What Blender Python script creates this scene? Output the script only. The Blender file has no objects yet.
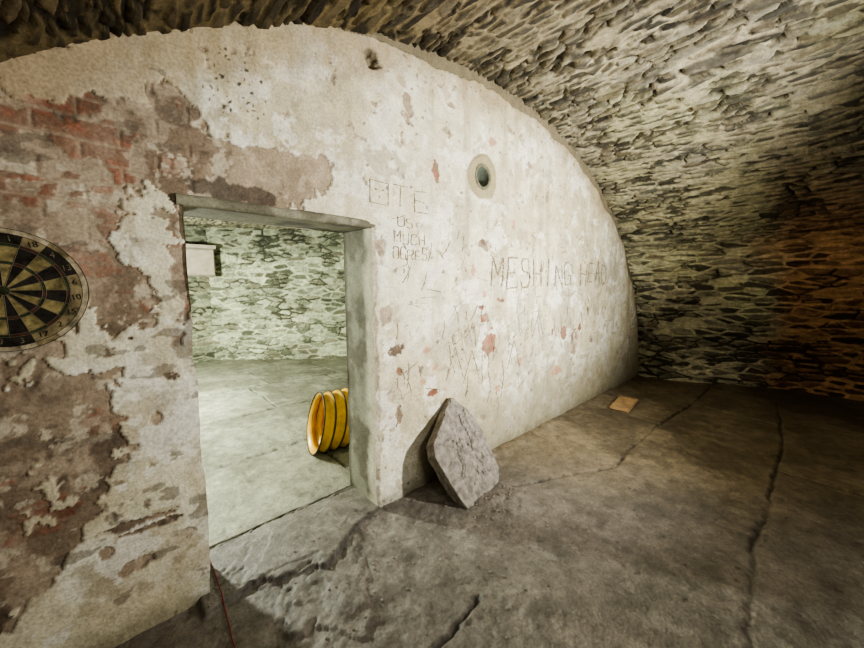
import bpy, math, random, bmesh
import numpy as np
from mathutils import Vector
random.seed(4)
scene = bpy.context.scene
COL = scene.collection

# ------------------------------------------------------------------ noise
def h2(ix, iy, seed=0):
    n = (ix.astype(np.int64)*374761393 + iy.astype(np.int64)*668265263 + seed*982451653) & 0xffffffff
    n = ((n ^ (n >> 13))*1274126177) & 0xffffffff
    n = n ^ (n >> 16)
    n = (n*2246822519) & 0xffffffff
    n = n ^ (n >> 15)
    return n/4294967295.0
def vn(x, y, seed=0):
    ix = np.floor(x); iy = np.floor(y); fx = x-ix; fy = y-iy
    fx = fx*fx*(3-2*fx); fy = fy*fy*(3-2*fy)
    a = h2(ix, iy, seed); b = h2(ix+1, iy, seed); c = h2(ix, iy+1, seed); d = h2(ix+1, iy+1, seed)
    return (a*(1-fx)+b*fx)*(1-fy)+(c*(1-fx)+d*fx)*fy
def fbm(x, y, seed=0, o=4, g=.5):
    s = 0; a = 1; t = 0
    for i in range(o):
        s = s+a*vn(x*2**i+17.3*i, y*2**i-9.1*i, seed+i*7); t += a; a *= g
    return s/t
def sst(a, b, x):
    t = np.clip((x-a)/(b-a), 0, 1); return t*t*(3-2*t)
def mix(a, b, m):
    a = np.asarray(a, float); b = np.asarray(b, float); m = np.asarray(m)[..., None]
    return a*(1-m)+b*m

def voro(x, y, su, sv, seed=0, jit=.85):
    """x,y metres; cells su x sv metres. returns edge distance (m) and a random per cell"""
    u = x/su; v = y/sv
    iu = np.floor(u); iv = np.floor(v)
    best = np.full(u.shape, 1e9); bx = np.zeros_like(u); by = np.zeros_like(u); bi = np.zeros_like(u); bj = np.zeros_like(u)
    for di in (-1, 0, 1):
        for dj in (-1, 0, 1):
            ci = iu+di; cj = iv+dj
            px = ci+.5+jit*(h2(ci, cj, seed)-.5); py = cj+.5+jit*(h2(ci, cj, seed+1)-.5)
            d = (px-u)**2+(py-v)**2; m = d < best
            best = np.where(m, d, best); bx = np.where(m, px, bx); by = np.where(m, py, by)
            bi = np.where(m, ci, bi); bj = np.where(m, cj, bj)
    e = np.full(u.shape, 1e9)
    for di in (-2, -1, 0, 1, 2):
        for dj in (-2, -1, 0, 1, 2):
            ci = bi+di; cj = bj+dj
            if di == 0 and dj == 0: continue
            px = ci+.5+jit*(h2(ci, cj, seed)-.5); py = cj+.5+jit*(h2(ci, cj, seed+1)-.5)
            nx = px-bx; ny = py-by; L = np.sqrt(nx*nx+ny*ny)+1e-9
            dd = (((px+bx)/2-u)*nx+((py+by)/2-v)*ny)/L
            sc = np.sqrt((nx/L/su)**2+(ny/L/sv)**2)
            e = np.minimum(e, dd/sc)
    return e, h2(bi, bj, seed+5), h2(bi, bj, seed+6)

def sdpoly(x, z, poly):
    """signed distance, positive inside"""
    d = np.full(x.shape, 1e9); inside = np.zeros(x.shape, bool); n = len(poly)
    for i in range(n):
        ax, az = poly[i]; bx, bz = poly[(i+1) % n]
        ex, ez = bx-ax, bz-az; wx = x-ax; wz = z-az
        t = np.clip((wx*ex+wz*ez)/(ex*ex+ez*ez+1e-12), 0, 1)
        d = np.minimum(d, (wx-ex*t)**2+(wz-ez*t)**2)
        if abs(bz-az) > 1e-9:
            c = ((az > z) != (bz > z)) & (x < (bx-ax)*(z-az)/(bz-az)+ax)
            inside ^= c
    return np.where(inside, 1, -1)*np.sqrt(d)

# ------------------------------------------------------------------ mesh / materials
def nmat(name, rough=.85, noise=14., lo=.72, hi=1.22, bump=.35, bdist=.01, spec=.3, fine=90.):
    m = bpy.data.materials.new(name); m.use_nodes = True; nt = m.node_tree; N = nt.nodes; L = nt.links
    b = N['Principled BSDF']; b.inputs['Roughness'].default_value = rough
    b.inputs['Specular IOR Level'].default_value = spec
    a = N.new('ShaderNodeAttribute'); a.attribute_name = 'Col'
    tc = N.new('ShaderNodeTexCoord')
    n1 = N.new('ShaderNodeTexNoise'); n1.inputs['Scale'].default_value = noise; n1.inputs['Detail'].default_value = 9; n1.inputs['Roughness'].default_value = .72
    n2 = N.new('ShaderNodeTexNoise'); n2.inputs['Scale'].default_value = fine; n2.inputs['Detail'].default_value = 4
    L.new(tc.outputs['Object'], n1.inputs['Vector']); L.new(tc.outputs['Object'], n2.inputs['Vector'])
    mr = N.new('ShaderNodeMapRange'); mr.inputs['From Min'].default_value = .3; mr.inputs['From Max'].default_value = .7
    mr.inputs['To Min'].default_value = lo; mr.inputs['To Max'].default_value = hi
    L.new(n1.outputs['Fac'], mr.inputs['Value'])
    mr2 = N.new('ShaderNodeMapRange'); mr2.inputs['From Min'].default_value = .3; mr2.inputs['From Max'].default_value = .7
    mr2.inputs['To Min'].default_value = .78; mr2.inputs['To Max'].default_value = 1.2
    L.new(n2.outputs['Fac'], mr2.inputs['Value'])
    mu = N.new('ShaderNodeMath'); mu.operation = 'MULTIPLY'; L.new(mr.outputs[0], mu.inputs[0]); L.new(mr2.outputs[0], mu.inputs[1])
    vm = N.new('ShaderNodeVectorMath'); vm.operation = 'SCALE'
    L.new(a.outputs['Color'], vm.inputs[0]); L.new(mu.outputs[0], vm.inputs['Scale'])
    L.new(vm.outputs[0], b.inputs['Base Color'])
    ad = N.new('ShaderNodeMath'); ad.operation = 'MULTIPLY_ADD'; ad.inputs[1].default_value = .25
    L.new(n2.outputs['Fac'], ad.inputs[0]); L.new(n1.outputs['Fac'], ad.inputs[2])
    bp = N.new('ShaderNodeBump'); bp.inputs['Strength'].default_value = bump; bp.inputs['Distance'].default_value = bdist
    L.new(ad.outputs[0], bp.inputs['Height']); L.new(bp.outputs[0], b.inputs['Normal'])
    return m
def pmat(name, col, rough=.7, spec=.4, noise=20, var=.2, bump=.2, metallic=0):
    m = bpy.data.materials.new(name); m.use_nodes = True; nt = m.node_tree; N = nt.nodes; L = nt.links
    b = N['Principled BSDF']; b.inputs['Roughness'].default_value = rough; b.inputs['Specular IOR Level'].default_value = spec
    b.inputs['Metallic'].default_value = metallic
    tc = N.new('ShaderNodeTexCoord'); n1 = N.new('ShaderNodeTexNoise'); n1.inputs['Scale'].default_value = noise; n1.inputs['Detail'].default_value = 7
    n1.inputs['Roughness'].default_value = .65
    L.new(tc.outputs['Object'], n1.inputs['Vector'])
    cr = N.new('ShaderNodeValToRGB'); e = cr.color_ramp.elements
    e[0].position = .36; e[1].position = .64
    e[0].color = [max(0, c*(1-var)) for c in col]+[1]; e[1].color = [min(1, c*(1+var)) for c in col]+[1]
    L.new(n1.outputs['Fac'], cr.inputs['Fac']); L.new(cr.outputs[0], b.inputs['Base Color'])
    bp = N.new('ShaderNodeBump'); bp.inputs['Strength'].default_value = bump; bp.inputs['Distance'].default_value = .008
    L.new(n1.outputs['Fac'], bp.inputs['Height']); L.new(bp.outputs[0], b.inputs['Normal'])
    return m
def add(name, verts, faces, mat=None, smooth=True, col=None, parent=None):
    me = bpy.data.meshes.new(name); me.from_pydata([tuple(v) for v in verts], [], [tuple(f) for f in faces]); me.update()
    if smooth: me.polygons.foreach_set('use_smooth', [True]*len(me.polygons))
    if col is not None:
        a = me.color_attributes.new('Col', 'FLOAT_COLOR', 'POINT')
        c = np.ones((len(verts), 4), np.float32); c[:, :3] = np.clip(col, 0, 1); a.data.foreach_set('color', c.ravel())
    o = bpy.data.objects.new(name, me); COL.objects.link(o)
    if mat: me.materials.append(mat)
    if parent: o.parent = parent
    return o
def gridmesh(name, P, C, mat, keep=None, flip=False):
    n, m = P.shape[:2]
    idx = np.arange(n*m).reshape(n, m)
    q = np.stack([idx[:-1, :-1], idx[1:, :-1], idx[1:, 1:], idx[:-1, 1:]], -1)
    if flip: q = q[..., ::-1]
    q = q[keep] if keep is not None else q.reshape(-1, 4)
    used = np.unique(q); rm = np.full(n*m, -1); rm[used] = np.arange(len(used)); q = rm[q]
    V = P.reshape(-1, 3)[used]; Cc = C.reshape(-1, 3)[used]
    me = bpy.data.meshes.new(name)
    me.vertices.add(len(V)); me.vertices.foreach_set('co', V.astype(np.float32).ravel())
    me.loops.add(q.size); me.loops.foreach_set('vertex_index', q.astype(np.int32).ravel())
    me.polygons.add(len(q)); me.polygons.foreach_set('loop_start', (np.arange(len(q))*4).astype(np.int32))
    try: me.polygons.foreach_set('loop_total', np.full(len(q), 4, np.int32))
    except Exception: pass
    me.update(calc_edges=True); me.validate()
    me.polygons.foreach_set('use_smooth', [True]*len(me.polygons))
    a = me.color_attributes.new('Col', 'FLOAT_COLOR', 'POINT')
    c = np.ones((len(V), 4), np.float32); c[:, :3] = np.clip(Cc, 0, 1); a.data.foreach_set('color', c.ravel())
    me.materials.append(mat)
    o = bpy.data.objects.new(name, me); COL.objects.link(o); return o
def flat(c, v): return np.broadcast_to(np.array(v, float), c.shape)

M_PLASTER = nmat('lime_plaster_wall', .9, 9, .82, 1.12, .6, .014)
M_STONE = nmat('rubble_masonry', .9, 22, .55, 1.4, .7, .012)
M_FLOOR = nmat('stone_flag_floor', .58, 9, .6, 1.36, .65, .016, .45, 80)

# ------------------------------------------------------------------ white plastered end wall (y=0)
CX, A, B = 2.5, 3.82, 3.09
DX0, DX1, DH = .30, 1.26, 1.835
def arcz(x): return B*np.sqrt(np.clip(1-((x-CX)/A)**2, 0, 1))

BROWN = [(-1.4,1.9),(-.308,2.025),(-.137,2.103),(.042,2.184),(.175,2.246),(.298,2.303),(.396,2.271),(.436,2.184),(.592,2.164),(.835,2.186),(1.003,2.184),(1.017,2.059),(.949,1.973),(.822,1.882),(.532,1.857),(.299,1.845),(.326,1.644),(.322,1.335),(.275,1.30),(.245,1.48),(.262,1.681),(.238,1.863),(.177,1.919),(.10,1.819),(.045,1.663),(.101,1.583),(.218,1.47),(.158,1.325),(-.029,1.274),(.063,1.152),(.03,.97),(.07,.855),(-.02,.72),(-.085,.585),(-.15,.456),(-.22,.36),(-.4,.2),(-1.4,.1)]
# (x, z, rx, rz, kind)  kind 0 brick, 1 brown render, 2 pink
SPOTS = [(1.80,2.27,.03,.06,0),(2.42,.98,.09,.10,0),(2.36,1.80,.09,.04,1),(4.02,.80,.08,.20,1),(2.35,1.21,.045,.035,0),
         (1.77,.70,.05,.025,0),(1.78,.875,.035,.026,2),(1.71,1.02,.045,.026,2),(1.66,.80,.03,.025,2),(1.45,.62,.02,.05,1),(1.42,1.05,.06,.035,1),
         (.15,.93,.02,.03,1),(.24,1.25,.02,.03,1),(.20,1.10,.03,.02,1),(1.36,1.3,.04,.06,1),(1.34,1.72,.04,.05,1),(1.46,.9,.02,.03,0),(1.38,.75,.02,.04,1),
         (4.35,1.15,.03,.08,1),(3.6,.55,.1,.05,2),(3.3,2.35,.03,.05,1),(3.05,1.95,.03,.02,1),(2.75,2.0,.02,.05,2),(3.75,.95,.05,.08,0),(3.5,1.0,.03,.04,0),(4.15,1.0,.04,.05,0),
         (.06,.30,.06,.03,1),(.2,.36,.05,.02,1),(-.05,.4,.03,.04,1),(4.45,.8,.05,.04,1),(2.9,.75,.03,.04,2),(2.35,1.4,.02,.03,2),(2.42,2.62,.05,.03,2),
         (1.95,.28,.04,.05,1),(2.32,1.30,.035,.018,0),(2.45,1.12,.045,.022,0),(.03,.49,.12,.02,1),(.12,.45,.10,.015,1),(4.75,1.5,.03,.05,1),(2.55,.55,.03,.04,2),(2.2,1.6,.02,.05,2),(2.6,1.35,.05,.02,0),
         (1.55,2.62,.03,.09,1),(1.50,2.40,.015,.05,1),(1.95,2.75,.05,.02,1),(3.0,2.55,.03,.03,1)]
def wall_fn(x, z, want_col=True):
    wx = x+.06*(fbm(x*6, z*6, 3)-.5)*2; wz = z+.06*(fbm(x*6, z*6, 9)-.5)*2
    j = (fbm(x*22, z*22, 21, 4)-.5)
    sd = sdpoly(wx, wz, BROWN)+j*.10
    fl = fbm(x*5.5+3, z*4.2, 33, 5, .6)
    inside = sd > 0
    isl = (fl > .645) & (sd < .40) & (x < .30) & (z < 1.65)
    bare = np.where(inside & ~isl, 1., 0.)
    ch = fbm(x*9, z*9, 45, 5, .62)
    bare = np.maximum(bare, ((ch > .735) & (x < 3.2)).astype(float)*.8)
    brick = np.zeros_like(x); pink = np.zeros_like(x)
    bm = sdpoly(x, z, [(-.5,1.99),(-.2,2.08),(.08,2.13),(.16,2.04),(.13,1.86),(0,1.78),(-.2,1.76),(-.5,1.75)])+j*.2
    brick = np.where((bm > 0) & (fbm(x*7, z*14, 71) > .47), 1., 0.)*bare
    brick = np.maximum(brick, ((fbm(x*5, z*12, 73) > .60) & (x < .32)).astype(float)*bare*.6)
    for (sx, sz, rx, rz, k) in SPOTS:
        s = 1-np.sqrt(((x-sx)/rx)**2+((z-sz)/rz)**2)+j*2.2
        m = (s > 0).astype(float)
        if k == 0: brick = np.maximum(brick, m); bare = np.maximum(bare, m)
        elif k == 1: bare = np.maximum(bare, m)
        else: pink = np.maximum(pink, m*.8)
    dd = np.maximum(np.maximum(DX0-x, x-DX1), z-DH)
    bare = np.maximum(bare, ((dd < .02+.09*(ch-.40)) & (x > 1)).astype(float)*.7)
    ae = arcz(x)-z
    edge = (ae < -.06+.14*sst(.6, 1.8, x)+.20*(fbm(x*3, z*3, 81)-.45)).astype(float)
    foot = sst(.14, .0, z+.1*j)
    relief = .010*(1-bare)+.012*(fbm(x*3, z*3, 5, 3)-.5)*2+.008*fbm(x*14, z*14, 8, 4)+.004*brick-.01*edge
    crs = np.abs(((z+.004*np.sin(x*9)+.01*j)/.075) % 1-.5)*2
    off = np.floor(z/.075) % 2*.5
    crv = np.abs(((x+.01*j)/.23+off) % 1-.5)*2
    joint = np.maximum(sst(.72, .95, crs), sst(.92, .99, crv))
    relief = relief-.006*joint*bare*sst(1.5, 1.8, z)*(x < .4)
    if not want_col: return relief
    n1 = fbm(x*1.3, z*1.3, 101, 5, .6); n2 = fbm(x*3.1+7, z*3.1, 111, 5, .6); n3 = fbm(x*16, z*16, 121, 4)
    c = np.ones(x.shape+(3,))*np.array([.74, .695, .52])
    c = mix(c, flat(c, [.88, .855, .72]), sst(.44, .58, n2))
    c = mix(c, flat(c, [.52, .44, .28]), sst(.47, .62, n1)*.65)
    c = mix(c, flat(c, [.32, .265, .165]), sst(.54, .64, n2*.5+n3*.5)*.65)
    runs = fbm(x*9, z*.7, 131, 4, .6)
    c = mix(c, flat(c, [.44, .385, .25]), sst(.50, .68, runs)*.65*sst(.2, 1.2, z))
    gb = sst(.47, .60, fbm(x*2.4+9, z*2.0, 171, 5, .62))*sst(1.3, 2.0, x)*sst(2.6, 1.7, z)
    c = mix(c, flat(c, [.38, .35, .25]), gb*.6)
    op = (fbm(x*4.3, z*3.4, 181, 6, .62) > .56).astype(float)
    c = mix(c, flat(c, [.62, .55, .385]), op*.5)
    op2 = (fbm(x*5.1+4, z*5.4, 187, 6, .64) > .61).astype(float)
    c = mix(c, flat(c, [.90, .88, .79]), op2*.6)
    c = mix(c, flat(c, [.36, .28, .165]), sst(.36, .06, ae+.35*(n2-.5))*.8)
    c = mix(c, flat(c, [.43, .335, .215]), sst(.45, -.1, x)*sst(1.9, 2.1, z)*.85)
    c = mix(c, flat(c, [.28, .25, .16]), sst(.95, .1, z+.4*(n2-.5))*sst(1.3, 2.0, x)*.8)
    b = np.ones_like(c)*np.array([.245, .185, .13])
    b = mix(b, flat(c, [.36, .285, .205]), sst(.42, .62, n2))
    b = mix(b, flat(c, [.10, .072, .05]), sst(.50, .64, fbm(x*4+5, z*4, 141, 5, .65))*.8)
    b = mix(b, flat(c, [.48, .39, .29]), sst(.51, .60, fbm(x*8+1, z*5, 151, 5, .65))*.7)
    b = mix(b, flat(c, [.58, .51, .39]), sst(.585, .61, fbm(x*13+1, z*11, 155, 5, .65))*.85)
    b = mix(b, flat(c, [.40, .32, .225]), sst(.35, .75, x)*sst(1.8, 1.95, z)*.65)
    sdl = 1-np.sqrt(((x-.52)/.22)**2+((z-1.92)/.05)**2)+j*1.3
    b = mix(b, flat(c, [.085, .065, .05]), sst(0, .2, sdl)*.85)
    sdl = 1-np.sqrt(((x-.30)/.09)**2+((z-2.2)/.07)**2)+j*1.3
    b = mix(b, flat(c, [.15, .11, .08]), sst(0, .2, sdl)*.7)
    c = mix(c, b, bare)
    br = np.ones_like(c)*np.array([.32, .10, .055]); br = mix(br, flat(c, [.21, .11, .07]), sst(.4, .6, n3))
    br = mix(br, flat(c, [.36, .28, .2]), joint*.8*(x < .5))
    c = mix(c, br, brick*.72)
    c = mix(c, flat(c, [.48, .27, .17]), pink)
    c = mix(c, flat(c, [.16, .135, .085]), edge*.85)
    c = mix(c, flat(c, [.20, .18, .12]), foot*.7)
    c = mix(c, flat(c, [.15, .12, .09]), ((fbm(x*7, z*16, 161, 4) > .69) & (x < .35)).astype(float)*.6)
    e, r1, r2 = voro(x, z, .026, .026, 5, 1.)
    sp = (e > .0080) & (r1 > .45) & (((x-.56)/.13)**2+((z-2.40)/.14)**2 < 1+3*j)
    c = mix(c, flat(c, [.06, .052, .04]), sp.astype(float)*.92)
    e, r1, r2 = voro(x, z, .05, .05, 15, 1.)
    pit = (e > .018) & (r1 > .86) & (x > 1.2)
    c = mix(c, flat(c, [.18, .14, .09]), pit.astype(float)*.75)
    c = c*(0.80+.40*n3)[..., None]
    return relief, c
xs = np.concatenate([np.linspace(-1.4, .30, 300)[:-1], np.linspace(.30, DX1, 170)[:-1], np.linspace(DX1, 3.0, 240)[:-1], np.linspace(3.0, 6.4, 280)])
zs = np.concatenate([np.linspace(-.03, DH, 300)[:-1], np.linspace(DH, 3.16, 220)])
X, Z = np.meshgrid(xs, zs, indexing='ij')
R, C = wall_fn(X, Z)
VX, VZ, VR = 2.30, 2.33, .085
HX, HZ, HR = 1.28, 2.79, .06
hh = np.sqrt((X-HX)**2+((Z-HZ)*1.1)**2)+.06*(fbm(X*25, Z*25, 3)-.5)
R = R-.05*sst(HR, HR*.5, hh)+.03*(fbm(X*40, Z*40, 9)-.5)*sst(HR*1.3, HR*.6, hh); C = mix(C, flat(C, [.15, .125, .085]), sst(HR*1.25, HR*.8, hh)*.85)
C = mix(C, flat(C, [.40, .33, .23]), sst(HR*2.3, HR*1.2, hh)*sst(HR*.8, HR*1.2, hh)*.7)
vv = np.sqrt((X-VX)**2+((Z-VZ))**2)
vj = vv+.06*(fbm(X*9, Z*9, 13)-.5)
C = mix(C, flat(C, [.36, .31, .185]), sst(.185, .168, vj)); R = R+.010*sst(.18, .16, vj)
P = np.stack([X, -R, Z], -1)
xc = (xs[:-1]+xs[1:])/2; zc = (zs[:-1]+zs[1:])/2
XC, ZC = np.meshgrid(xc, zc, indexing='ij')
keep = (ZC < arcz(XC)+.06) & ~((XC > DX0) & (XC < DX1) & (ZC < DH)) & (np.hypot(XC-VX, ZC-VZ) > VR)
def wob(x, z):
    return .014*(fbm(z*5+x*3, z*0+x*2, 7, 4)-.5)*2
near = sst(.12, 0, np.abs(X-DX0))*(Z < DH+.02)
P[..., 0] += wob(X*0+1, Z)*near
near = sst(.12, 0, np.abs(X-DX1))*(Z < DH+.02)
P[..., 0] += wob(X*0+4, Z)*near*.6
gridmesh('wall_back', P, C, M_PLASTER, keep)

# door reveals (jambs + lintel soffit) and grey lintel band
M_RENDER = nmat('grey_cement_render', .9, 12, .75, 1.2, .5, .01)
TH = .33
ys = np.linspace(-.012, TH, 36)
zz = np.linspace(-.03, DH, 150)
for nm, x0, wc, am in (('trim_1', DX0, 1, 1.), ('trim_2', DX1, 4, .6)):
    YY, ZZ = np.meshgrid(ys, zz, indexing='ij')
    XX = x0+wob(ZZ*0+wc, ZZ)*am
    XX = XX+(.008*(fbm(YY*12, ZZ*8, 3)-.5))*sst(0, .05, YY)
    n = fbm(YY*6, ZZ*6, 51, 5, .6)
    cc = mix(np.broadcast_to([.24, .235, .18], XX.shape+(3,)), np.broadcast_to([.13, .12, .09], XX.shape+(3,)), sst(.4, .62, n))
    cc = mix(cc, np.broadcast_to([.62, .58, .45], cc.shape), sst(.11, .04, YY+.12*(n-.5))*.8)
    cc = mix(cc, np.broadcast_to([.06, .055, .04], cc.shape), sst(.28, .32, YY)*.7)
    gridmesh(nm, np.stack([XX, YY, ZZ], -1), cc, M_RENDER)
xx = np.linspace(DX0, DX1, 80)
XX, YY = np.meshgrid(xx, ys, indexing='ij'); n = fbm(XX*6, YY*6, 61, 5)
cc = mix(np.broadcast_to([.20, .19, .145], XX.shape+(3,)), np.broadcast_to([.09, .085, .065], XX.shape+(3,)), sst(.4, .62, n))
gridmesh('trim_3', np.stack([XX, YY, XX*0+DH+.004*n], -1), cc, M_RENDER)
lx = np.linspace(DX0-.02, DX1+.03, 120); prof = [(.02, -.002), (-.010, -.003), (-.019, .006), (-.020, .03), (-.014, .042), (.01, .05)]
LX = np.repeat(lx[:, None], len(prof), 1); LY = np.zeros_like(LX); LZ = np.zeros_like(LX)
for i, (py, pz) in enumerate(prof):
    LY[:, i] = py+.005*(fbm(lx*9, lx*0+i, 5)-.5)+.012*sst(DX1-.1, DX1+.03, lx); LZ[:, i] = DH+pz+.014*(fbm(lx*7, lx*0+i*.7, 15, 4)-.5)*(i > 1)
n = fbm(LX*8, LZ*20, 17, 4); cc = mix(np.broadcast_to([.27, .26, .19], LX.shape+(3,)), np.broadcast_to([.15, .14, .10], LX.shape+(3,)), sst(.4, .6, n))
gridmesh('trim_4', np.stack([LX, LY, LZ], -1), cc, M_RENDER)

# rear face of this wall, seen from the far room
xs2 = np.sort(np.concatenate([np.linspace(-2.6, 6.2, 70), [DX0, DX1]])); zs2 = np.sort(np.concatenate([np.linspace(-.03, 3.2, 40), [DH]]))
X2, Z2 = np.meshgrid(xs2, zs2, indexing='ij')
P2 = np.stack([X2, X2*0+TH, Z2], -1); C2 = np.ones_like(P2)*np.array([.55, .53, .42])
xc = (xs2[:-1]+xs2[1:])/2; zc = (zs2[:-1]+zs2[1:])/2; XC, ZC = np.meshgrid(xc, zc, indexing='ij')
gridmesh('wall_back_far_face', P2, C2, M_PLASTER, ~((XC > DX0) & (XC < DX1) & (ZC < DH)), True)

# ------------------------------------------------------------------ masonry
STD = [(.20,.185,.145), (.115,.105,.08), (.065,.058,.045), (.27,.25,.19), (.15,.125,.085), (.09,.085,.068)]
def masonry(s, t, su, sv, seed, mort=(.47, .43, .31), stones=None, gap0=.008, gapv=.03, dep=.022, openj=.52, streak=0., lump=.5, smear=.6, hard=.006):
    ws = s+.05*(fbm(s*3, t*2, seed+1)-.5)+.012*(fbm(s*11, t*9, seed+2)-.5); wt = t+.14*(fbm(s*3, t*2, seed+3)-.5)
    e, r1, r2 = voro(ws, wt, su, sv, seed, .95)
    g = gap0+gapv*sst(.42, .72, fbm(s*2.2, t*2.2, seed+9, 4))*r2
    n = fbm(s*34, t*14, seed+11, 4)
    st = sst(g, g+hard, e+.008*(n-.5))
    st = st*(r1 > .10)
    h = st*(.3+.7*r2)*dep-dep*lump*(fbm(s*7, t*5, seed+13, 4)-.5)+.008*(n-.5)
    dj = sst(g+.003, g-.004, e)*sst(openj, openj+.08, fbm(s*6, t*3, seed+15, 4))
    dj = np.clip(dj, 0, 1)
    if streak > 0:
        sk = sst(.63, .67, fbm(s*17, t*4.5, seed+25, 4, .55))*streak
        dj = np.maximum(dj, sk)
    h = h-.022*dj
    if stones is None: stones = STD
    pal = np.array(stones); c = pal[np.clip((r1*len(pal)).astype(int), 0, len(pal)-1)]*(.7+.6*r2)[..., None]
    m = np.ones_like(c)*np.array(mort)*(.7+.6*fbm(s*9, t*9, seed+17, 4))[..., None]
    c = mix(m, c, st)
    c = mix(c, m*1.05, sst(.54, .60, fbm(s*9, t*4.5, seed+19, 5, .6))*smear)
    c = mix(c, flat(c, [.032, .027, .02]), dj*.92)
    c = c*(.7+.6*n)[..., None]
    return h, c

def vault_grid(th, ys):
    T, Y = np.meshgrid(th, ys, indexing='ij')
    ex = CX-A*np.cos(T); ez = B*np.sin(T)
    fl = sst(0, -1.9, Y)*.75*sst(2.6, .0, ez)*(T > math.pi/2)
    ex = ex+fl
    nx = np.cos(T)/A; nz = -np.sin(T)/B; L = np.hypot(nx, nz); nx = nx/L; nz = nz/L
    S = T/math.pi*10.9
    return T, Y, ex, ez, nx, nz, S
def vault(name, t0, t1, nt, ya, split=None):
    th = np.linspace(t0, t1, nt)
    T, Y, ex, ez, nx, nz, S = vault_grid(th, ya)
    h1, c1 = masonry(S, Y, .052, .18, 400, streak=.9, lump=.5, gap0=.008, gapv=.016, smear=.45, dep=.020, mort=(.40,.36,.25))
    h3, c3 = masonry(S, Y, .085, .30, 420, streak=.8, lump=.6, gap0=.010, gapv=.020, smear=.4, dep=.026, mort=(.40,.36,.25))
    w3 = (fbm(S*1.6, Y*1.6, 61, 4) > .55).astype(float)
    h1 = h1*(1-w3)+h3*w3; c1 = mix(c1, c3, w3)
    h2_, c2 = masonry(S, Y, .105, .25, 440, mort=(.54, .505, .35), streak=.3, gap0=.012, smear=.5)
    w = sst(2.15, 1.75, ez+.2*(fbm(S, Y*1.5, 3)-.5))*(T > 1.6)
    h = h1*(1-w)+h2_*w; c = mix(c1*.78, c2*1.08, w)
    nzs = fbm(S*1.5, Y*1.5, 77, 4)
    red = sst(-1.25, -1.75, Y+.7*(nzs-.5))*sst(2.75, 2.0, ez)*(T > 1.6)
    c = mix(c, c*np.array([.80, .46, .30]), red*.9)
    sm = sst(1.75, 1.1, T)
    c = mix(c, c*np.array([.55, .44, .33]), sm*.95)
    c = mix(c, c*np.array([.95, 1.0, .84]), sst(.45, .6, nzs)*.6*(1-red))
    c = c*(.65+.7*fbm(S*.9, Y*1.2, 55, 3))[..., None]
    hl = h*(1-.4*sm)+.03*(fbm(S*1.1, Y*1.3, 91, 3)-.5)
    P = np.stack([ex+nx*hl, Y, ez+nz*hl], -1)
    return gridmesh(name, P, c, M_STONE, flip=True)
yv = np.concatenate([np.linspace(-7, -2.7, 60)[:-1], np.linspace(-2.7, .03, 220)])
ta = math.asin(.9/B)
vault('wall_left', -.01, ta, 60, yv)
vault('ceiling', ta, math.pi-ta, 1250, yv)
vault('wall_right', math.pi-ta, math.pi+.01, 140, yv)
s_, z_ = np.meshgrid(np.linspace(-1.6, 7.4, 200), np.linspace(-.03, 3.3, 90), indexing='ij')
h, c = masonry(z_, s_, .12, .32, 700)
gridmesh('wall_front', np.stack([s_, -6.98+h, z_], -1), c, M_STONE, flip=True)

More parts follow.
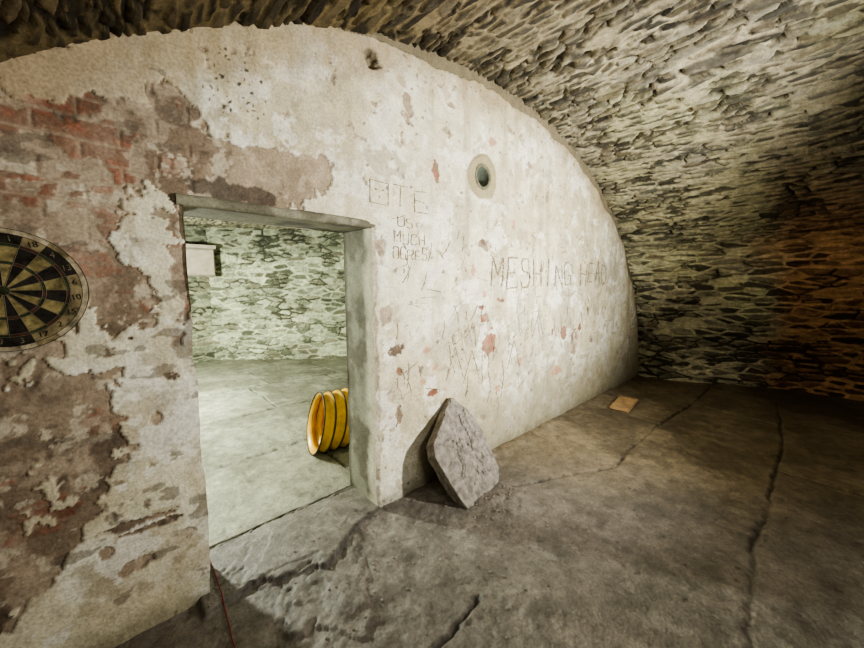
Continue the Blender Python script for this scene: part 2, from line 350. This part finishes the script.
# ------------------------------------------------------------------ floor
def segd(x, y, pl):
    d = np.full(x.shape, 1e9)
    for (ax, ay), (bx, by) in zip(pl[:-1], pl[1:]):
        ex, ey = bx-ax, by-ay; t = np.clip(((x-ax)*ex+(y-ay)*ey)/(ex*ex+ey*ey), 0, 1)
        d = np.minimum(d, np.hypot(x-ax-ex*t, y-ay-ey*t))
    return d
FRONT_JOINTS = [[(1.6,-1.86),(2.6,-1.75),(3.6,-1.80),(4.7,-1.76),(6.2,-1.66)], [(2.15,-.45),(3.0,-.86),(4.2,-.84),(5.4,-.95),(6.7,-.90)],
                [(4.35,-.02),(4.3,-.84)], [(5.3,-.95),(5.2,-1.7)], [(3.9,-1.8),(3.85,-2.9)], [(5.4,-1.7),(5.5,-2.9)], [(-.6,-1.15),(.3,-1.0),(1.25,-.9)]]
def floor_fn(x, y):
    n2 = fbm(x*5, y*5, 213, 5, .6); n3 = fbm(x*24, y*24, 215, 4)
    wx = x+.05*(fbm(x*3, y*3, 203)-.5)+.03*(n3-.5); wy = y+.07*(fbm(x*2, y*2, 205)-.5)+.03*(n3-.5)
    rows = np.array([-7.5,-6.4,-5.2,-4.0,-2.95,.30,1.35,2.45,3.6,4.7,6.1,7.2,8.4])
    k = np.clip(np.searchsorted(rows, wy)-1, 0, len(rows)-2)
    ed = np.minimum(wy-rows[k], rows[k+1]-wy)
    wdt = .9+.5*h2(k.astype(float), k*0., 3); of = h2(k.astype(float), k*0.+2, 9)*3
    u = (wx+of)/wdt; cu = np.floor(u); ex = np.minimum(u-cu, 1-(u-cu))*wdt
    e = np.minimum(ed, ex); r = h2(cu, k.astype(float), 17)
    fz = (wy > -2.95) & (wy < .30)
    df = np.full(x.shape, 1e9)
    for pl in FRONT_JOINTS: df = np.minimum(df, segd(wx, wy, pl))
    e = np.where(fz, np.minimum(df, 9), e); r = np.where(fz, .5, r)
    n1 = fbm(x*1.1, y*1.1, 211, 5, .6)
    jn = sst(.020, .003, e+.016*(n3-.5))*(.40+.60*sst(.36, .52, fbm(x*2.3, y*2.3, 219, 4)))
    rough = sst(1.4, .35, np.hypot((x-.85)*.9, (y+.5)*1.1))
    h = -.016*jn+.008*(r-.5)+.012*(n2-.5)+.004*(n3-.5)+.030*(n1-.5)
    lay = fbm(x*2.6+3, y*2.6, 231, 5, .55)
    h = h+.012*sst(.50, .515, lay)*rough+.008*sst(.60, .61, lay)*rough
    brk = sdpoly(x+.05*(n2-.5), y+.16*(n2-.5), [(.25,-.12),(.5,-.14),(.80,-.26),(1.05,-.10),(1.3,-.02),(1.3,.4),(.25,.4)])
    h = h+.025*sst(-.012, .012, brk)*(y < .34)
    h = h+rough*.036*(fbm(x*9, y*9, 217, 4, .6)-.5)*(brk < 0)
    thr = sst(.022, .010, np.abs(y-.345))*(x > DX0-.02)*(x < DX1+.03)
    h = h-.05*thr
    gw = sst(.20, .0, -y)*(y < 0)*(x > 1.3)
    h = h+.03*gw*n2
    h = h+.05*sst(.30, .05, np.hypot(x-1.95, (y+.52)*1.3))*n2
    c = np.ones(x.shape+(3,))*np.array([.18, .142, .09])
    c = mix(c, flat(c, [.26, .212, .14]), sst(.42, .60, n1))
    c = mix(c, flat(c, [.105, .085, .056]), sst(.48, .62, fbm(x*2.1, y*2.1, 233, 5, .6))*.6)
    c = mix(c, flat(c, [.31, .265, .19]), sst(.56, .64, fbm(x*6, y*6, 237, 5, .6))*.3)
    grey_lit_band = sst(1.5, .5, np.abs((x-1.0)-.55*(-y))*.8+.4*(n2-.5))  # greyer stone in a band from the doorway, with the light streak painted in
    c = mix(c, flat(c, [.195, .178, .158])*(.6+.8*n2)[..., None], grey_lit_band*.9)
    c = mix(c, flat(c, [.34, .315, .28]), sst(1.2, 0, np.abs(x-1.0+.55*y))*sst(.56, .64, fbm(x*8, y*8, 239, 5, .65))*.4)  # pale flecks brighten the same painted light streak
    c = mix(c, c*.6, sst(.50, .60, fbm(x*3.3, y*3.3, 241, 5, .6))*.45)
    fr = sst(.25, .45, y)
    c = mix(c, flat(c, [.31, .31, .24])*(.55+.9*n2)[..., None], fr)
    c = mix(c, flat(c, [.16, .155, .112]), fr*sst(.50, .62, fbm(x*1.7+4, y*1.7, 243, 5, .6))*.65)
    c = mix(c, c*.30, jn*.85); c = mix(c, c*.12, thr)
    c = mix(c, c*1.4, (n3 > .69).astype(float)*.4)
    c = mix(c, c*.55, (n3 < .32).astype(float)*.45)
    ge, g1, g2 = voro(x, y, .035, .035, 251, 1.)
    c = mix(c, c*np.where(g2 > .5, .35, 1.6)[..., None], ((ge > .011) & (g1 > .90) & (y < .3)).astype(float)*.7)
    c = mix(c, c*.30, sst(.014, .0, np.abs(brk))*(y < .2)*.85)
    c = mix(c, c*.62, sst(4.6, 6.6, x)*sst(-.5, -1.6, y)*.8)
    c = c*(.84+.32*r)[..., None]
    return h, c
def floorobj(name, xa, ya):
    x, y = np.meshgrid(xa, ya, indexing='ij'); h, c = floor_fn(x, y)
    return gridmesh(name, np.stack([x, y, h], -1), c, M_FLOOR)
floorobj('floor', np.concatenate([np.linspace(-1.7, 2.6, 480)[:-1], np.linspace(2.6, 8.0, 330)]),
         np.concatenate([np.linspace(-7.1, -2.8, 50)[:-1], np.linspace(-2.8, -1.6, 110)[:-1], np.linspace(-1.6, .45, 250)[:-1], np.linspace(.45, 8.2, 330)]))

# ------------------------------------------------------------------ far room
CRN = Vector((1.62, 6.10)); DR = Vector((.779, -.627)); DL = Vector((-1, -.12)).normalized()
FST = [(.26,.28,.19), (.19,.205,.14), (.11,.115,.078), (.33,.35,.245), (.22,.21,.145)]
def flatwall(name, p0, d, L, H, seed, inward, mort=(.50,.52,.37)):
    n = int(L/.022); s, z = np.meshgrid(np.linspace(0, L, n), np.linspace(-.05, H, int(H/.014)), indexing='ij')
    h, c = masonry(z, s, .10, .26, seed, mort=mort, stones=FST, gap0=.010, openj=.52, smear=.6)
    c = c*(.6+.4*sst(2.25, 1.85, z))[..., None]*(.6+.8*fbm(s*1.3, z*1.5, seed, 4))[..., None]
    x = p0[0]+d[0]*s+inward[0]*h; y = p0[1]+d[1]*s+inward[1]*h
    return gridmesh(name, np.stack([x, y, z], -1), c, M_STONE)
flatwall('wall_far_room_back', CRN, DR, 5.9, 2.9, 800, (-.627, -.779))
flatwall('wall_far_room_left', CRN, DL, 4.4, 2.9, 830, (.12, -1), (.36,.37,.26))
def coarse(name, p, q, H):
    s, z = np.meshgrid(np.linspace(0, 1, 120), np.linspace(-.05, H, 60), indexing='ij')
    L = math.hypot(q[0]-p[0], q[1]-p[1]); h, c = masonry(z, s*L, .12, .34, 860, mort=(.45,.44,.33))
    return gridmesh(name, np.stack([p[0]+(q[0]-p[0])*s, p[1]+(q[1]-p[1])*s, z], -1), c, M_STONE)
coarse('wall_far_room_west', (-2.5, .33), (-2.5, 5.75), 2.9)
coarse('wall_far_room_east', (6.15, .33), (6.15, 2.6), 2.9)
x, y = np.meshgrid(np.linspace(-2.7, 6.4, 520), np.linspace(.33, 6.6, 260), indexing='ij')
h, c = masonry(x, y, .08, .26, 900, mort=(.28,.27,.19), streak=.6)
gridmesh('ceiling_far_room', np.stack([x, y, 2.22+.32*np.clip(1-((x-1.9)/4.4)**2, 0, 1)-h], -1), c, M_STONE, flip=True)

# ------------------------------------------------------------------ vent pipe in the wall
def revolve(prof, center, n=48):
    V = []; Fc = []
    for r, y in prof:
        for i in range(n):
            a = 2*math.pi*i/n; V.append((center[0]+r*math.cos(a), center[1]+y, center[2]+r*math.sin(a)))
    for k in range(len(prof)-1):
        for i in range(n):
            j = (i+1) % n; Fc.append((k*n+i, k*n+j, (k+1)*n+j, (k+1)*n+i))
    return V, Fc
M_PIPE = pmat('clay_pipe', (.17, .16, .105), .8, .3, 30, .35, .4)
M_DARK = pmat('pipe_interior', (.13, .15, .12), .9, .2, 20, .3, .2)
V, Fc = revolve([(.098, .03), (.10, -.022), (.092, -.030), (.078, -.028), (.072, -.018), (.070, .16), (.0001, .162)], (VX, 0, VZ))
o = add('vent_pipe', V, Fc, M_PIPE); o.data.materials.append(M_DARK)
for p in o.data.polygons:
    if p.index >= 4*48: p.material_index = 1

# ------------------------------------------------------------------ dartboard
DBX, DBZ, DBR = -.222, 1.475, .206
db = bpy.data.objects.new('dartboard', None); COL.objects.link(db); db.location = (DBX, -.014, DBZ)
db.rotation_euler = (0, math.radians(-9), 0)
def dmat(n, c, r=.85): return pmat(n, c, r, .2, 26, .6, .5)
MB = dmat('sisal_black', (.022, .018, .014)); MT = dmat('sisal_tan', (.22, .18, .08)); MR = dmat('sisal_red_faded', (.07, .03, .02)); MG = dmat('sisal_green_faded', (.035, .045, .02))
MW = pmat('number_wire', (.16, .14, .10), .5, .5, 30, .2, .1, .3); MRIM = dmat('board_rim_worn', (.19, .155, .085)); MNUM = dmat('number_paint', (.16, .135, .09)); MOUT = dmat('board_edge_bleached', (.34, .29, .20))
def ringpart(name, r0, r1, n, mats, pick, y):
    V = []; Fc = []; mi = []
    sub = 4
    for i in range(n*sub+0):
        a0 = 2*math.pi*(i/(n*sub))-math.pi/n; a1 = 2*math.pi*((i+1)/(n*sub))-math.pi/n; b = len(V)
        for r, a in ((r0, a0), (r1, a0), (r1, a1), (r0, a1)): V.append((r*math.sin(a), y, r*math.cos(a)))
        Fc.append((b, b+1, b+2, b+3)); mi.append(pick(i//sub))
    o = add(name, V, Fc, None, False, parent=db)
    for m in mats: o.data.materials.append(m)
    for p, k in zip(o.data.polygons, mi): p.material_index = k
    return o
k = DBR/.2255
V, Fc = revolve([(.0001, 0), (DBR-.004, 0), (DBR, -.006), (DBR, -.036), (DBR-.004, -.040), (.0001, -.040)], (0, 0, 0), 72)
add('board_body', V, Fc, MB, parent=db)
yf = -.0412
ringpart('outer_edge', .207*k, .223*k, 20, [MOUT, MRIM], lambda i: 1 if i in (3, 9, 14) else 0, yf)
ringpart('outer_band_worn', .174*k, .205*k, 20, [MB, MRIM], lambda i: 1 if i in (2, 5, 6, 7, 8, 9) else 0, yf)
ringpart('double_ring', .162*k, .172*k, 20, [MR, MG], lambda i: i % 2, yf)
ringpart('outer_singles', .107*k, .162*k, 20, [MB, MT], lambda i: i % 2, yf)
ringpart('treble_ring', .097*k, .107*k, 20, [MR, MG], lambda i: i % 2, yf)
ringpart('inner_singles', .016*k, .097*k, 20, [MB, MT], lambda i: i % 2, yf)
ringpart('bull', .0, .016*k, 20, [MG], lambda i: 0, yf-.0005)
def wire(name, pts, r, mat, cyc=False, parent=None):
    cu = bpy.data.curves.new(name, 'CURVE'); cu.dimensions = '3D'; cu.bevel_depth = r; cu.bevel_resolution = 2
    for pl in pts:
        s = cu.splines.new('POLY'); s.points.add(len(pl)-1)
        for q, v in zip(s.points, pl): q.co = (*v, 1)
        s.use_cyclic_u = cyc
    o = bpy.data.objects.new(name, cu); COL.objects.link(o); cu.materials.append(mat)
    if parent: o.parent = parent
    return o
circ = lambda r, y: [(r*math.sin(2*math.pi*i/72), y, r*math.cos(2*math.pi*i/72)) for i in range(72)]
wire('ring_wires', [circ(r*k, yf-.001) for r in (.172, .162, .107, .097, .016)], .0008, MW, True, db)
wire('spokes', [[(.016*k*math.sin(a), yf-.001, .016*k*math.cos(a)), (.172*k*math.sin(a), yf-.001, .172*k*math.cos(a))] for a in [math.pi*(2*i+1)/20 for i in range(20)]], .0008, MW, False, db)
nums = [20, 1, 18, 4, 13, 6, 10, 15, 2, 17, 3, 19, 7, 16, 8, 11, 14, 9, 12, 5]
for i, nmb in enumerate(nums):
    a = 2*math.pi*i/20
    cu = bpy.data.curves.new('num', 'FONT'); cu.body = str(nmb); cu.size = .030*k; cu.extrude = .0006; cu.align_x = 'CENTER'; cu.align_y = 'CENTER'
    cu.materials.append(MNUM if i not in (2, 5, 6, 7, 8, 9) else MB)
    o = bpy.data.objects.new('number_%d' % nmb, cu); COL.objects.link(o); o.parent = db
    o.location = (.189*k*math.sin(a), yf-.001, .189*k*math.cos(a)); o.rotation_euler = (math.pi/2, 0, 0)

# ------------------------------------------------------------------ leaning stone slab (angular, pointed top)
OUT = [(1.915,.632),(1.955,.62),(2.085,.475),(2.13,.37),(2.165,.10),(2.11,.03),(1.80,-.02),(1.72,-.02),(1.645,.13),(1.59,.33),(1.605,.40)]
def resample(poly, n):
    pts = [Vector(q) for q in poly]; L = [(pts[(i+1) % len(pts)]-pts[i]).length for i in range(len(pts))]; T = sum(L); r = []
    for i in range(len(pts)):
        m = max(1, round(n*L[i]/T))
        for q in range(m): r.append(pts[i].lerp(pts[(i+1) % len(pts)], q/m))
    return r
rs = resample(OUT, 170); cen = Vector((1.88, .27))
layers = [(t/26., 0.) for t in range(1, 26)]+[(.988, 0.0), (1., .004), (1.008, .03), (.985, .042), (1.01, .066), (.99, .09)]+[(t/10., .092) for t in range(9, 0, -1)]
V = []; Fc = []
nrm = Vector((0, -1, .57)).normalized()
def slabz(x, z):
    a = np.array([x]); b = np.array([z])
    lay = float(fbm(a*7+3, b*4.5, 41, 4, .5)[0]); f2 = float(fbm(a*34, b*34, 37, 4, .6)[0])-.5
    f = -.06*max(0, (x-1.98))*1.5-.08*max(0, .14-z)-.06*max(0, 1.74-x)
    return f+.009*f2+.010*(1 if lay > .48 else 0)+.007*(1 if lay > .56 else 0)
for sc, dp in layers:
    for q in rs:
        chip = (float(fbm(np.array([q.x*22]), np.array([q.y*22+dp*40]), 5, 4, .6)[0])-.5)
        e = cen+(q-cen)*sc*(1+.04*chip*(sc > .9))
        V.append(Vector((e.x, -.41+.57*e.y, e.y))-nrm*(dp-slabz(e.x, e.y)))
n = len(rs); c0 = len(V); V.append(Vector((cen.x, -.41+.57*cen.y, cen.y))+nrm*slabz(cen.x, cen.y)); c1 = len(V); V.append(Vector((cen.x, -.41+.57*cen.y, cen.y))-nrm*.085)
for kx in range(len(layers)-1):
    for i in range(n):
        j = (i+1) % n; Fc.append((kx*n+i, kx*n+j, (kx+1)*n+j, (kx+1)*n+i))
for i in range(n):
    j = (i+1) % n; Fc.append((c0, j, i)); b = (len(layers)-1)*n; Fc.append((c1, b+i, b+j))
M_SLAB = pmat('sandstone_slab', (.24, .215, .185), .85, .3, 22, .42, .7)
add('leaning_stone_slab', V, Fc, M_SLAB, False)
bm = bmesh.new()
for i in range(240):
    if i < 70: cx, cy = random.gauss(1.95, .16), random.gauss(-.52, .05)
    else: cx, cy = random.uniform(.1, 2.2), min(-.06, random.gauss(-.60, .35))
    r = random.uniform(.003, .009)
    zf = float(floor_fn(np.array([cx]), np.array([cy]))[0][0])
    g = bmesh.ops.create_icosphere(bm, subdivisions=1, radius=r)
    for v in g['verts']: v.co = Vector((v.co.x*random.uniform(.8, 1.3)+cx, v.co.y*random.uniform(.8, 1.3)+cy, v.co.z*.7+zf+r*.3))
me = bpy.data.meshes.new('stone_chips'); bm.to_mesh(me); bm.free(); me.materials.append(M_SLAB)
COL.objects.link(bpy.data.objects.new('stone_chips', me))

# ------------------------------------------------------------------ wooden board on floor
M_WOOD = pmat('old_board_wood', (.50, .33, .17), .75, .3, 9, .3, .2)
bm = bmesh.new(); bmesh.ops.create_cube(bm, size=1)
for v in bm.verts: v.co = Vector((v.co.x*.50, v.co.y*.21, v.co.z*.03))
bmesh.ops.bevel(bm, geom=bm.edges[:], offset=.005, segments=2, affect='EDGES')
me = bpy.data.meshes.new('wooden_board'); bm.to_mesh(me); bm.free(); me.materials.append(M_WOOD)
o = bpy.data.objects.new('wooden_board', me); COL.objects.link(o); o.location = (4.64, -.38, .03); o.rotation_euler = (0.02, -.02, .12)

# ------------------------------------------------------------------ yellow ventilation duct
duct = bpy.data.objects.new('ventilation_duct_hose', None); COL.objects.link(duct)
M_Y = pmat('yellow_pvc', (.66, .38, .025), .35, .5, 8, .28, .25); M_K = pmat('black_hoop', (.03, .025, .02), .6, .4, 20, .3, .1)
pitch = .085; rings = 18; V = []; Fc = []; n = 64; prof = []
for i in range(rings):
    for kq in range(8):
        u = kq/8.; prof.append((i*pitch+u*pitch, .262-.032*math.sin(math.pi*u)))
cl = [(1.34, 1.05)]; ang = -.22
for i in range(420):
    cl.append((cl[-1][0]+math.cos(ang)*.005, cl[-1][1]+math.sin(ang)*.005)); ang += .0026
def ductp(s, r, a):
    i = min(int(s/.005), len(cl)-2); bx, by = cl[i]; yaw = math.atan2(cl[i+1][1]-by, cl[i+1][0]-bx)
    lean = .055*r*math.sin(a)/.25
    bx += math.cos(yaw)*lean; by += math.sin(yaw)*lean
    return (bx-math.sin(yaw)*r*math.cos(a), by+math.cos(yaw)*r*math.cos(a), .268+r*math.sin(a))
for s, r in prof:
    for i in range(n):
        a = 2*math.pi*i/n; w = 1+.010*math.sin(3*a+s*9); V.append(ductp(s, r*w, a))
for kx in range(len(prof)-1):
    for i in range(n):
        j = (i+1) % n; Fc.append((kx*n+i, kx*n+j, (kx+1)*n+j, (kx+1)*n+i))
skin = add('skin', V, Fc, M_Y, True, parent=duct)
mo = skin.modifiers.new('s', 'SOLIDIFY'); mo.thickness = .004
wire('hoops', [[ductp(i*pitch, .262, 2*math.pi*t/64) for t in range(64)] for i in range(rings)], .007, M_K, True, duct)
wire('straps', [[ductp(s*.05, .264, a) for s in range(0, 28)] for a in (.6,)], .004, M_K, False, duct)

# ------------------------------------------------------------------ pale box on far room wall, stand-in for an unidentified pale shape
pbox = bpy.data.objects.new('pale_wall_box', None); COL.objects.link(pbox)
M_PBOX = pmat('pale_box_front', (.42, .36, .29), .6, .4, 6, .2, .1); M_PBOX2 = pmat('pale_box_side', (.25, .22, .17), .7, .3, 8, .2, .1)
def box(name, lo, hi, mat, par, bev=.01):
    bm = bmesh.new(); bmesh.ops.create_cube(bm, size=1)
    for v in bm.verts: v.co = Vector([(lo[i]+hi[i])/2+v.co[i]*(hi[i]-lo[i]) for i in range(3)])
    bmesh.ops.bevel(bm, geom=bm.edges[:], offset=bev, segments=2, affect='EDGES')
    me = bpy.data.meshes.new(name); bm.to_mesh(me); bm.free(); me.materials.append(mat)
    o = bpy.data.objects.new(name, me); COL.objects.link(o); o.parent = par; return o
box('body', (.90, 5.74, 1.62), (1.66, 5.97, 2.12), M_PBOX2, pbox)
box('front_panel', (.92, 5.72, 1.65), (1.64, 5.75, 2.09), M_PBOX, pbox, .006)
box('top_ledge', (.88, 5.69, 2.12), (1.68, 5.97, 2.18), M_PBOX, pbox, .006)

# ------------------------------------------------------------------ red cord
hx = np.array([.335-.05*(i/79.)+.008*math.sin(i/79.*11) for i in range(80)]); hy = np.array([.28-1.7*i/79. for i in range(80)]); hz, _ = floor_fn(hx, hy)
wire('red_cord', [[(float(a), float(b), float(z)+.006) for a, b, z in zip(hx, hy, hz)]], .0028, pmat('red_cord_sheath', (.22, .03, .03), .5, .4, 30, .2, .1))

# ------------------------------------------------------------------ graffiti scratched in the plaster
FONT = {'O':[[(0,.1),(0,.9),(.2,1),(.8,1),(1,.9),(1,.1),(.8,0),(.2,0),(0,.1)]],'T':[[(0,1),(1,1)],[(.5,1),(.5,0)]],'E':[[(1,1),(0,1),(0,0),(1,0)],[(0,.5),(.8,.5)]],
 'U':[[(0,1),(0,.1),(.3,0),(.7,0),(1,.1),(1,1)]],'S':[[(1,.85),(.7,1),(.2,1),(0,.8),(.1,.55),(.9,.45),(1,.2),(.8,0),(.2,0),(0,.15)]],'M':[[(0,0),(0,1),(.5,.4),(1,1),(1,0)]],
 'C':[[(1,.85),(.7,1),(.2,1),(0,.8),(0,.2),(.2,0),(.8,0),(1,.15)]],'H':[[(0,0),(0,1)],[(1,0),(1,1)],[(0,.5),(1,.5)]],'G':[[(1,.85),(.7,1),(.2,1),(0,.8),(0,.2),(.2,0),(.9,0),(1,.4),(.5,.4)]],
 'R':[[(0,0),(0,1),(.9,.95),(1,.7),(.8,.5),(0,.5)],[(.4,.5),(1,0)]],'I':[[(.5,0),(.5,1)]],'N':[[(0,0),(0,1),(1,0),(1,1)]],'A':[[(0,0),(.5,1),(1,0)],[(.2,.4),(.8,.4)]],
 'D':[[(0,0),(0,1),(.7,.9),(1,.6),(1,.3),(.7,0),(0,0)]],' ':[]}
strokes = []
def text(s, x, z, h, w, gap, wd, tilt=0.):
    for i, chh in enumerate(s):
        dz = random.uniform(-.014, .014)*h*6; dh = random.uniform(.88, 1.12)
        for st in FONT[chh]:
            jt = min(.012, h*.07)
            pp = [(x+i*(w+gap)+u*w+random.uniform(-jt, jt), z+dz+v*h*dh+tilt*i+random.uniform(-jt, jt)) for u, v in st]
            strokes.append((pp, wd))
            if h > .15: strokes.append(([(a+.012, b-.008) for a, b in pp], wd*.5))
strokes.append(([(1.25,1.985),(1.25,2.115),(1.385,2.11),(1.385,1.98),(1.25,1.985)], .006))
for a, b in ((1.29,2.07),(1.34,2.07),(1.315,2.03)): strokes.append(([(a, b), (a+.008, b-.008)], .010))
text('T', 1.44, 1.97, .14, .10, .03, .006); text('E', 1.61, 1.98, .15, .10, .03, .006)
text('US', 1.46, 1.86, .06, .05, .02, .0065); text('MUCH', 1.43, 1.76, .07, .052, .018, .0065); text('OGRES', 1.42, 1.655, .07, .046, .016, .0065)
text('MESHING', 2.44, 1.46, .24, .150, .062, .011, .004); text('HEAD', 4.08, 1.49, .24, .14, .055, .011, .004)
for i in range(34):
    a = 1.95+i*.085+random.uniform(-.04, .04); b = random.uniform(.75, 1.35)
    strokes.append(([(a, b), (a+random.uniform(-.03, .06), b-random.uniform(.1, .2)), (a+random.uniform(-.05, .09), b-random.uniform(.2, .34))], random.choice([.004, .006])))
for i in range(260):
    a = random.uniform(1.4, 5.0); b = random.uniform(.5, 2.0); L = random.uniform(.03, .18)
    if b > arcz(a)-.3: continue
    an = random.choice([0, 1.57, .3, 1.2, -1.2])+random.uniform(-.3, .3); strokes.append(([(a, b), (a+L*.5*math.cos(an)+.01, b+L*.5*math.sin(an)), (a+L*math.cos(an), b+L*math.sin(an))], random.choice([.003, .0045, .006])))
for a, b in ((1.9, .75), (2.1, .7), (2.7, .72), (3.1, .95), (3.5, .8)):
    strokes.append(([(a, b), (a+.1, b+.26), (a+.2, b)], .006))
V = []; Fc = []
for pl, wd in strokes:
    for (x0, z0), (x1, z1) in zip(pl[:-1], pl[1:]):
        L = math.hypot(x1-x0, z1-z0); m = max(1, int(L/.012)); nx, nz = -(z1-z0)/max(L, 1e-6), (x1-x0)/max(L, 1e-6)
        for i in range(m+1):
            t = i/m; cx = x0+(x1-x0)*t; cz = z0+(z1-z0)*t; w = wd*.5*random.uniform(.4, 1.15)
            V.append((cx+nx*w, cz+nz*w)); V.append((cx-nx*w, cz-nz*w))
            if i and random.random() > .08: b = len(V)-4; Fc.append((b, b+1, b+3, b+2))
va = np.array(V); hr = wall_fn(va[:, 0], va[:, 1], False)
V3 = [(x, -float(r)-.0034, z) for (x, z), r in zip(V, hr)]
add('wall_graffiti', V3, Fc, pmat('scratched_plaster', (.245, .195, .125), .9, .2, 18, .5, 0))

# ------------------------------------------------------------------ lights
def spot(name, loc, tgt, power, size, blend, col, rad=.12):
    l = bpy.data.lights.new(name, 'SPOT'); l.energy = power; l.spot_size = math.radians(size); l.spot_blend = blend; l.color = col; l.shadow_soft_size = rad
    o = bpy.data.objects.new(name, l); COL.objects.link(o); o.location = loc
    o.rotation_euler = (Vector(tgt)-Vector(loc)).to_track_quat('-Z', 'Y').to_euler(); return o
spot('flood_lamp', (3.0, -2.8, 1.50), (2.75, 0, 1.95), 700, 124, 1.0, (1, .98, .90), .08)
l = bpy.data.lights.new('added_fill_light', 'AREA'); l.energy = 48; l.size = 1.2; l.color = (1, .93, .80)  # soft fill added behind the camera, not a lamp of the cellar
o = bpy.data.objects.new('added_fill_light', l); COL.objects.link(o); o.location = (.6, -4.2, 2.4); o.rotation_euler = (Vector((1.4, 0, .7))-Vector(o.location)).to_track_quat('-Z', 'Y').to_euler()
l = bpy.data.lights.new('far_room_lamp', 'POINT'); l.energy = 640; l.color = (.94, 1, .86); l.shadow_soft_size = .07
o = bpy.data.objects.new('far_room_lamp', l); COL.objects.link(o); o.location = (-.35, 3.0, 1.55)
w = bpy.data.worlds.new('world'); scene.world = w; w.use_nodes = True
w.node_tree.nodes['Background'].inputs[0].default_value = (.02, .02, .018, 1)

# ------------------------------------------------------------------ camera
cd = bpy.data.cameras.new('camera'); cd.lens = 15; cd.sensor_width = 36; cd.clip_start = .03
co = bpy.data.objects.new('camera', cd); COL.objects.link(co); co.location = (0, -1.9, 1.5)
co.rotation_euler = (math.radians(90-6.5), 0, math.radians(-43)); scene.camera = co
scene.view_settings.view_transform = 'AgX'
try: scene.view_settings.look = 'AgX - Medium High Contrast'
except Exception: pass
scene.view_settings.exposure = 0.3
